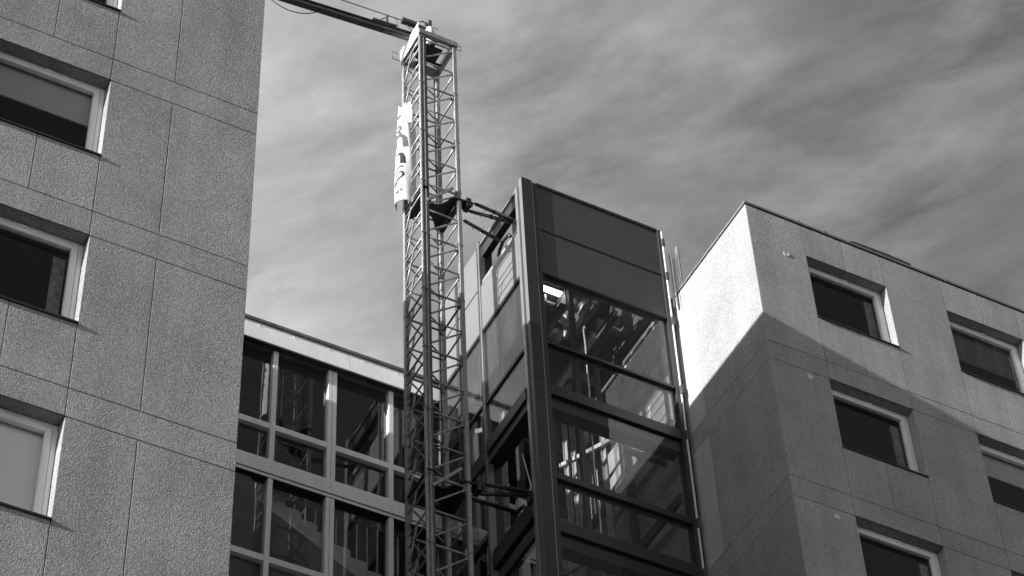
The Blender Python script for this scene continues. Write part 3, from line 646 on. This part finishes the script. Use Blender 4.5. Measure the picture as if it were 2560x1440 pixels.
tie(26.62, [(12.44, 22.80, 26.70), (12.36, 22.86, 26.52), (12.30, 22.93, 26.47)], [(13.33, 22.86, 26.93), (13.33, 22.90, 26.92), (13.33, 23.25, 26.86)])
for z in (33.02, 26.93):
    m = MB(); m.tube([(XE+.06, 23.1, z-.12), (XE+.06, 23.18, z+.02), (XE+.06, 23.36, z+.06), (XE+.06, 23.5, z-.02), (XE+.06, 23.54, z-.14)], .03, 8); m.box(XE+.02, XE+.10, 22.84, 22.98, z-.22, z+.06); m.build('tie_shackle', M['paintd'], mast)
# feed cable up the mast
m = MB(); m.tube([(TX1-.1, TY1-.08, z) for z in (0, 12, 24, 37)], .012, 6); m.build('power_cable', M['cable'], mast)
# ------------------------------------------------------------------ banner
bn = thing('banner', 'torn white banner with big grey letters wrapped round the mast', 'banner', (11.42, 23.38, 32.8))
BX, BY, RB = 11.55, 23.365, .170
ZB, ZTn = 33.0, 35.62
def bpos(uu, zz, off=0.0):
    """uu = angle in degrees round the tube, 180 = facing -x, 270 = facing the camera (-y)"""
    t = (zz-ZB)/(ZTn-ZB); taper = 1-.30*max(0, t-.72)/.28+.05*math.sin(zz*2.3)
    a = R(uu); rr = RB*taper+off+.010*math.sin(5*a+zz*3)*(.3+t)
    return Vector((BX+rr*math.cos(a)*1.0+.03*t, BY+rr*math.sin(a)*.9, zz))
m = MB(); NU, NZ = 44, 70; grid = []
for j in range(NZ+1):
    z = ZB+(ZTn-ZB)*j/NZ; row_ = []
    for i in range(NU+1):
        uu = 120+285*i/NU; zz_ = z+(.06*math.sin(i*.35)+.02*math.sin(i*1.1) if j == NZ else 0)+(.03*math.sin(i*.14) if j == 0 else 0)
        row_.append(m.b.verts.new(bpos(uu, zz_)))
    grid.append(row_)
for j in range(NZ):
    for i in range(NU):
        t = j/NZ
        if t > .80 and 28 < i < 34+(t-.8)*20 and t < .93: continue      # tear near the top
        f = m.b.faces.new((grid[j][i], grid[j][i+1], grid[j+1][i+1], grid[j+1][i])); f.smooth = True
cl_ = m.build('cloth', M['banner'], bn); sol = cl_.modifiers.new('thick', 'SOLIDIFY'); sol.thickness = .003
m = MB()
fl = [[(x_, y_, z_+.30) for x_, y_, z_ in r_] for r_ in [[(11.50, 23.30, 35.32), (11.58, 23.24, 35.38), (11.62, 23.22, 35.40)], [(11.50, 23.27, 35.12), (11.58, 23.20, 35.15), (11.62, 23.20, 35.18)], [(11.52, 23.25, 34.92), (11.58, 23.17, 34.92), (11.63, 23.18, 34.98)], [(11.54, 23.25, 34.80), (11.59, 23.19, 34.74), (11.62, 23.2, 34.82)]]]
gv = [[m.b.verts.new(p_) for p_ in r_] for r_ in fl]
for j in range(3):
    for i in range(2): f = m.b.faces.new((gv[j][i], gv[j][i+1], gv[j+1][i+1], gv[j+1][i])); f.smooth = True
fo = m.build('loose_flap', M['banner'], bn); sol = fo.modifiers.new('thick', 'SOLIDIFY'); sol.thickness = .003; ss = fo.modifiers.new('sub', 'SUBSURF'); ss.levels = 2; ss.render_levels = 2
def stroke(pts, w, mat, name, closed=False):
    """letter stroke laid on the cloth: pts = (angle, z)"""
    m = MB(); fine = []
    for (a, b) in zip(pts, pts[1:]):
        n = 5
        for k in range(n): fine.append((a[0]+(b[0]-a[0])*k/n, a[1]+(b[1]-a[1])*k/n))
    fine.append(pts[-1]); L = []
    sc = RB*math.pi/180
    for i, p_ in enumerate(fine):
        q0, q1 = fine[max(0, i-1)], fine[min(len(fine)-1, i+1)]
        dx, dz = (q1[0]-q0[0])*sc, q1[1]-q0[1]; n_ = math.hypot(dx, dz) or 1; nx, nz = -dz/n_, dx/n_
        wi = w[0]+(w[1]-w[0])*i/(len(fine)-1) if isinstance(w, tuple) else w
        L.append([m.b.verts.new(bpos(p_[0]+s_*nx*wi/2/sc, p_[1]+s_*nz*wi/2, .004)) for s_ in (-1, -.33, .33, 1)])
    for A, B in zip(L, L[1:]):
        for i in range(3): m.b.faces.new((A[i], A[i+1], B[i+1], B[i]))
    return m.build(name, M[mat], bn)
def arc(cu, cz, ru, rz, a0, a1, n=9): return [(cu+ru*math.cos(R(a0+(a1-a0)*k/n)), cz+rz*math.sin(R(a0+(a1-a0)*k/n))) for k in range(n+1)]

def zy(y): return 35.67-(y-255)/94.7
def st(pts, w, mat='ink'): stroke([(a, zy(y)) for a, y in pts], w, mat, 'letter')
st([(178, 296), (190, 288), (204, 286)], .06)
st([(180, 322), (196, 318), (208, 320), (210, 327), (198, 331), (184, 333)], .045); st([(198, 331), (212, 342)], .05); st([(178, 342), (186, 340)], .04)
st([(177, 372), (178, 356), (186, 348), (205, 344), (228, 346), (238, 352), (244, 374)], (.04, .10))
st([(172, 398), (180, 394), (205, 391), (220, 393), (228, 400), (230, 417)], (.03, .10), 'inkd')
st([(174, 416), (190, 409), (207, 408)], .035)
st([(172, 436), (190, 428), (212, 425), (233, 425)], .04, 'inkd')
st([(174, 446), (190, 440), (215, 437), (230, 440), (234, 446), (222, 451), (200, 453), (186, 457), (178, 466)], (.03, .06), 'inkd')
st([(180, 486), (187, 481), (191, 486)], .018, 'inkd')
st([(196, 488), (198, 479), (206, 480), (205, 484), (197, 484), (208, 488)], .014, 'inkd')
st([(214, 487), (222, 477), (232, 485)], .014, 'inkd'); st([(217, 483), (227, 482)], .010, 'inkd')
st([(200, 497), (215, 496), (228, 493)], .006)
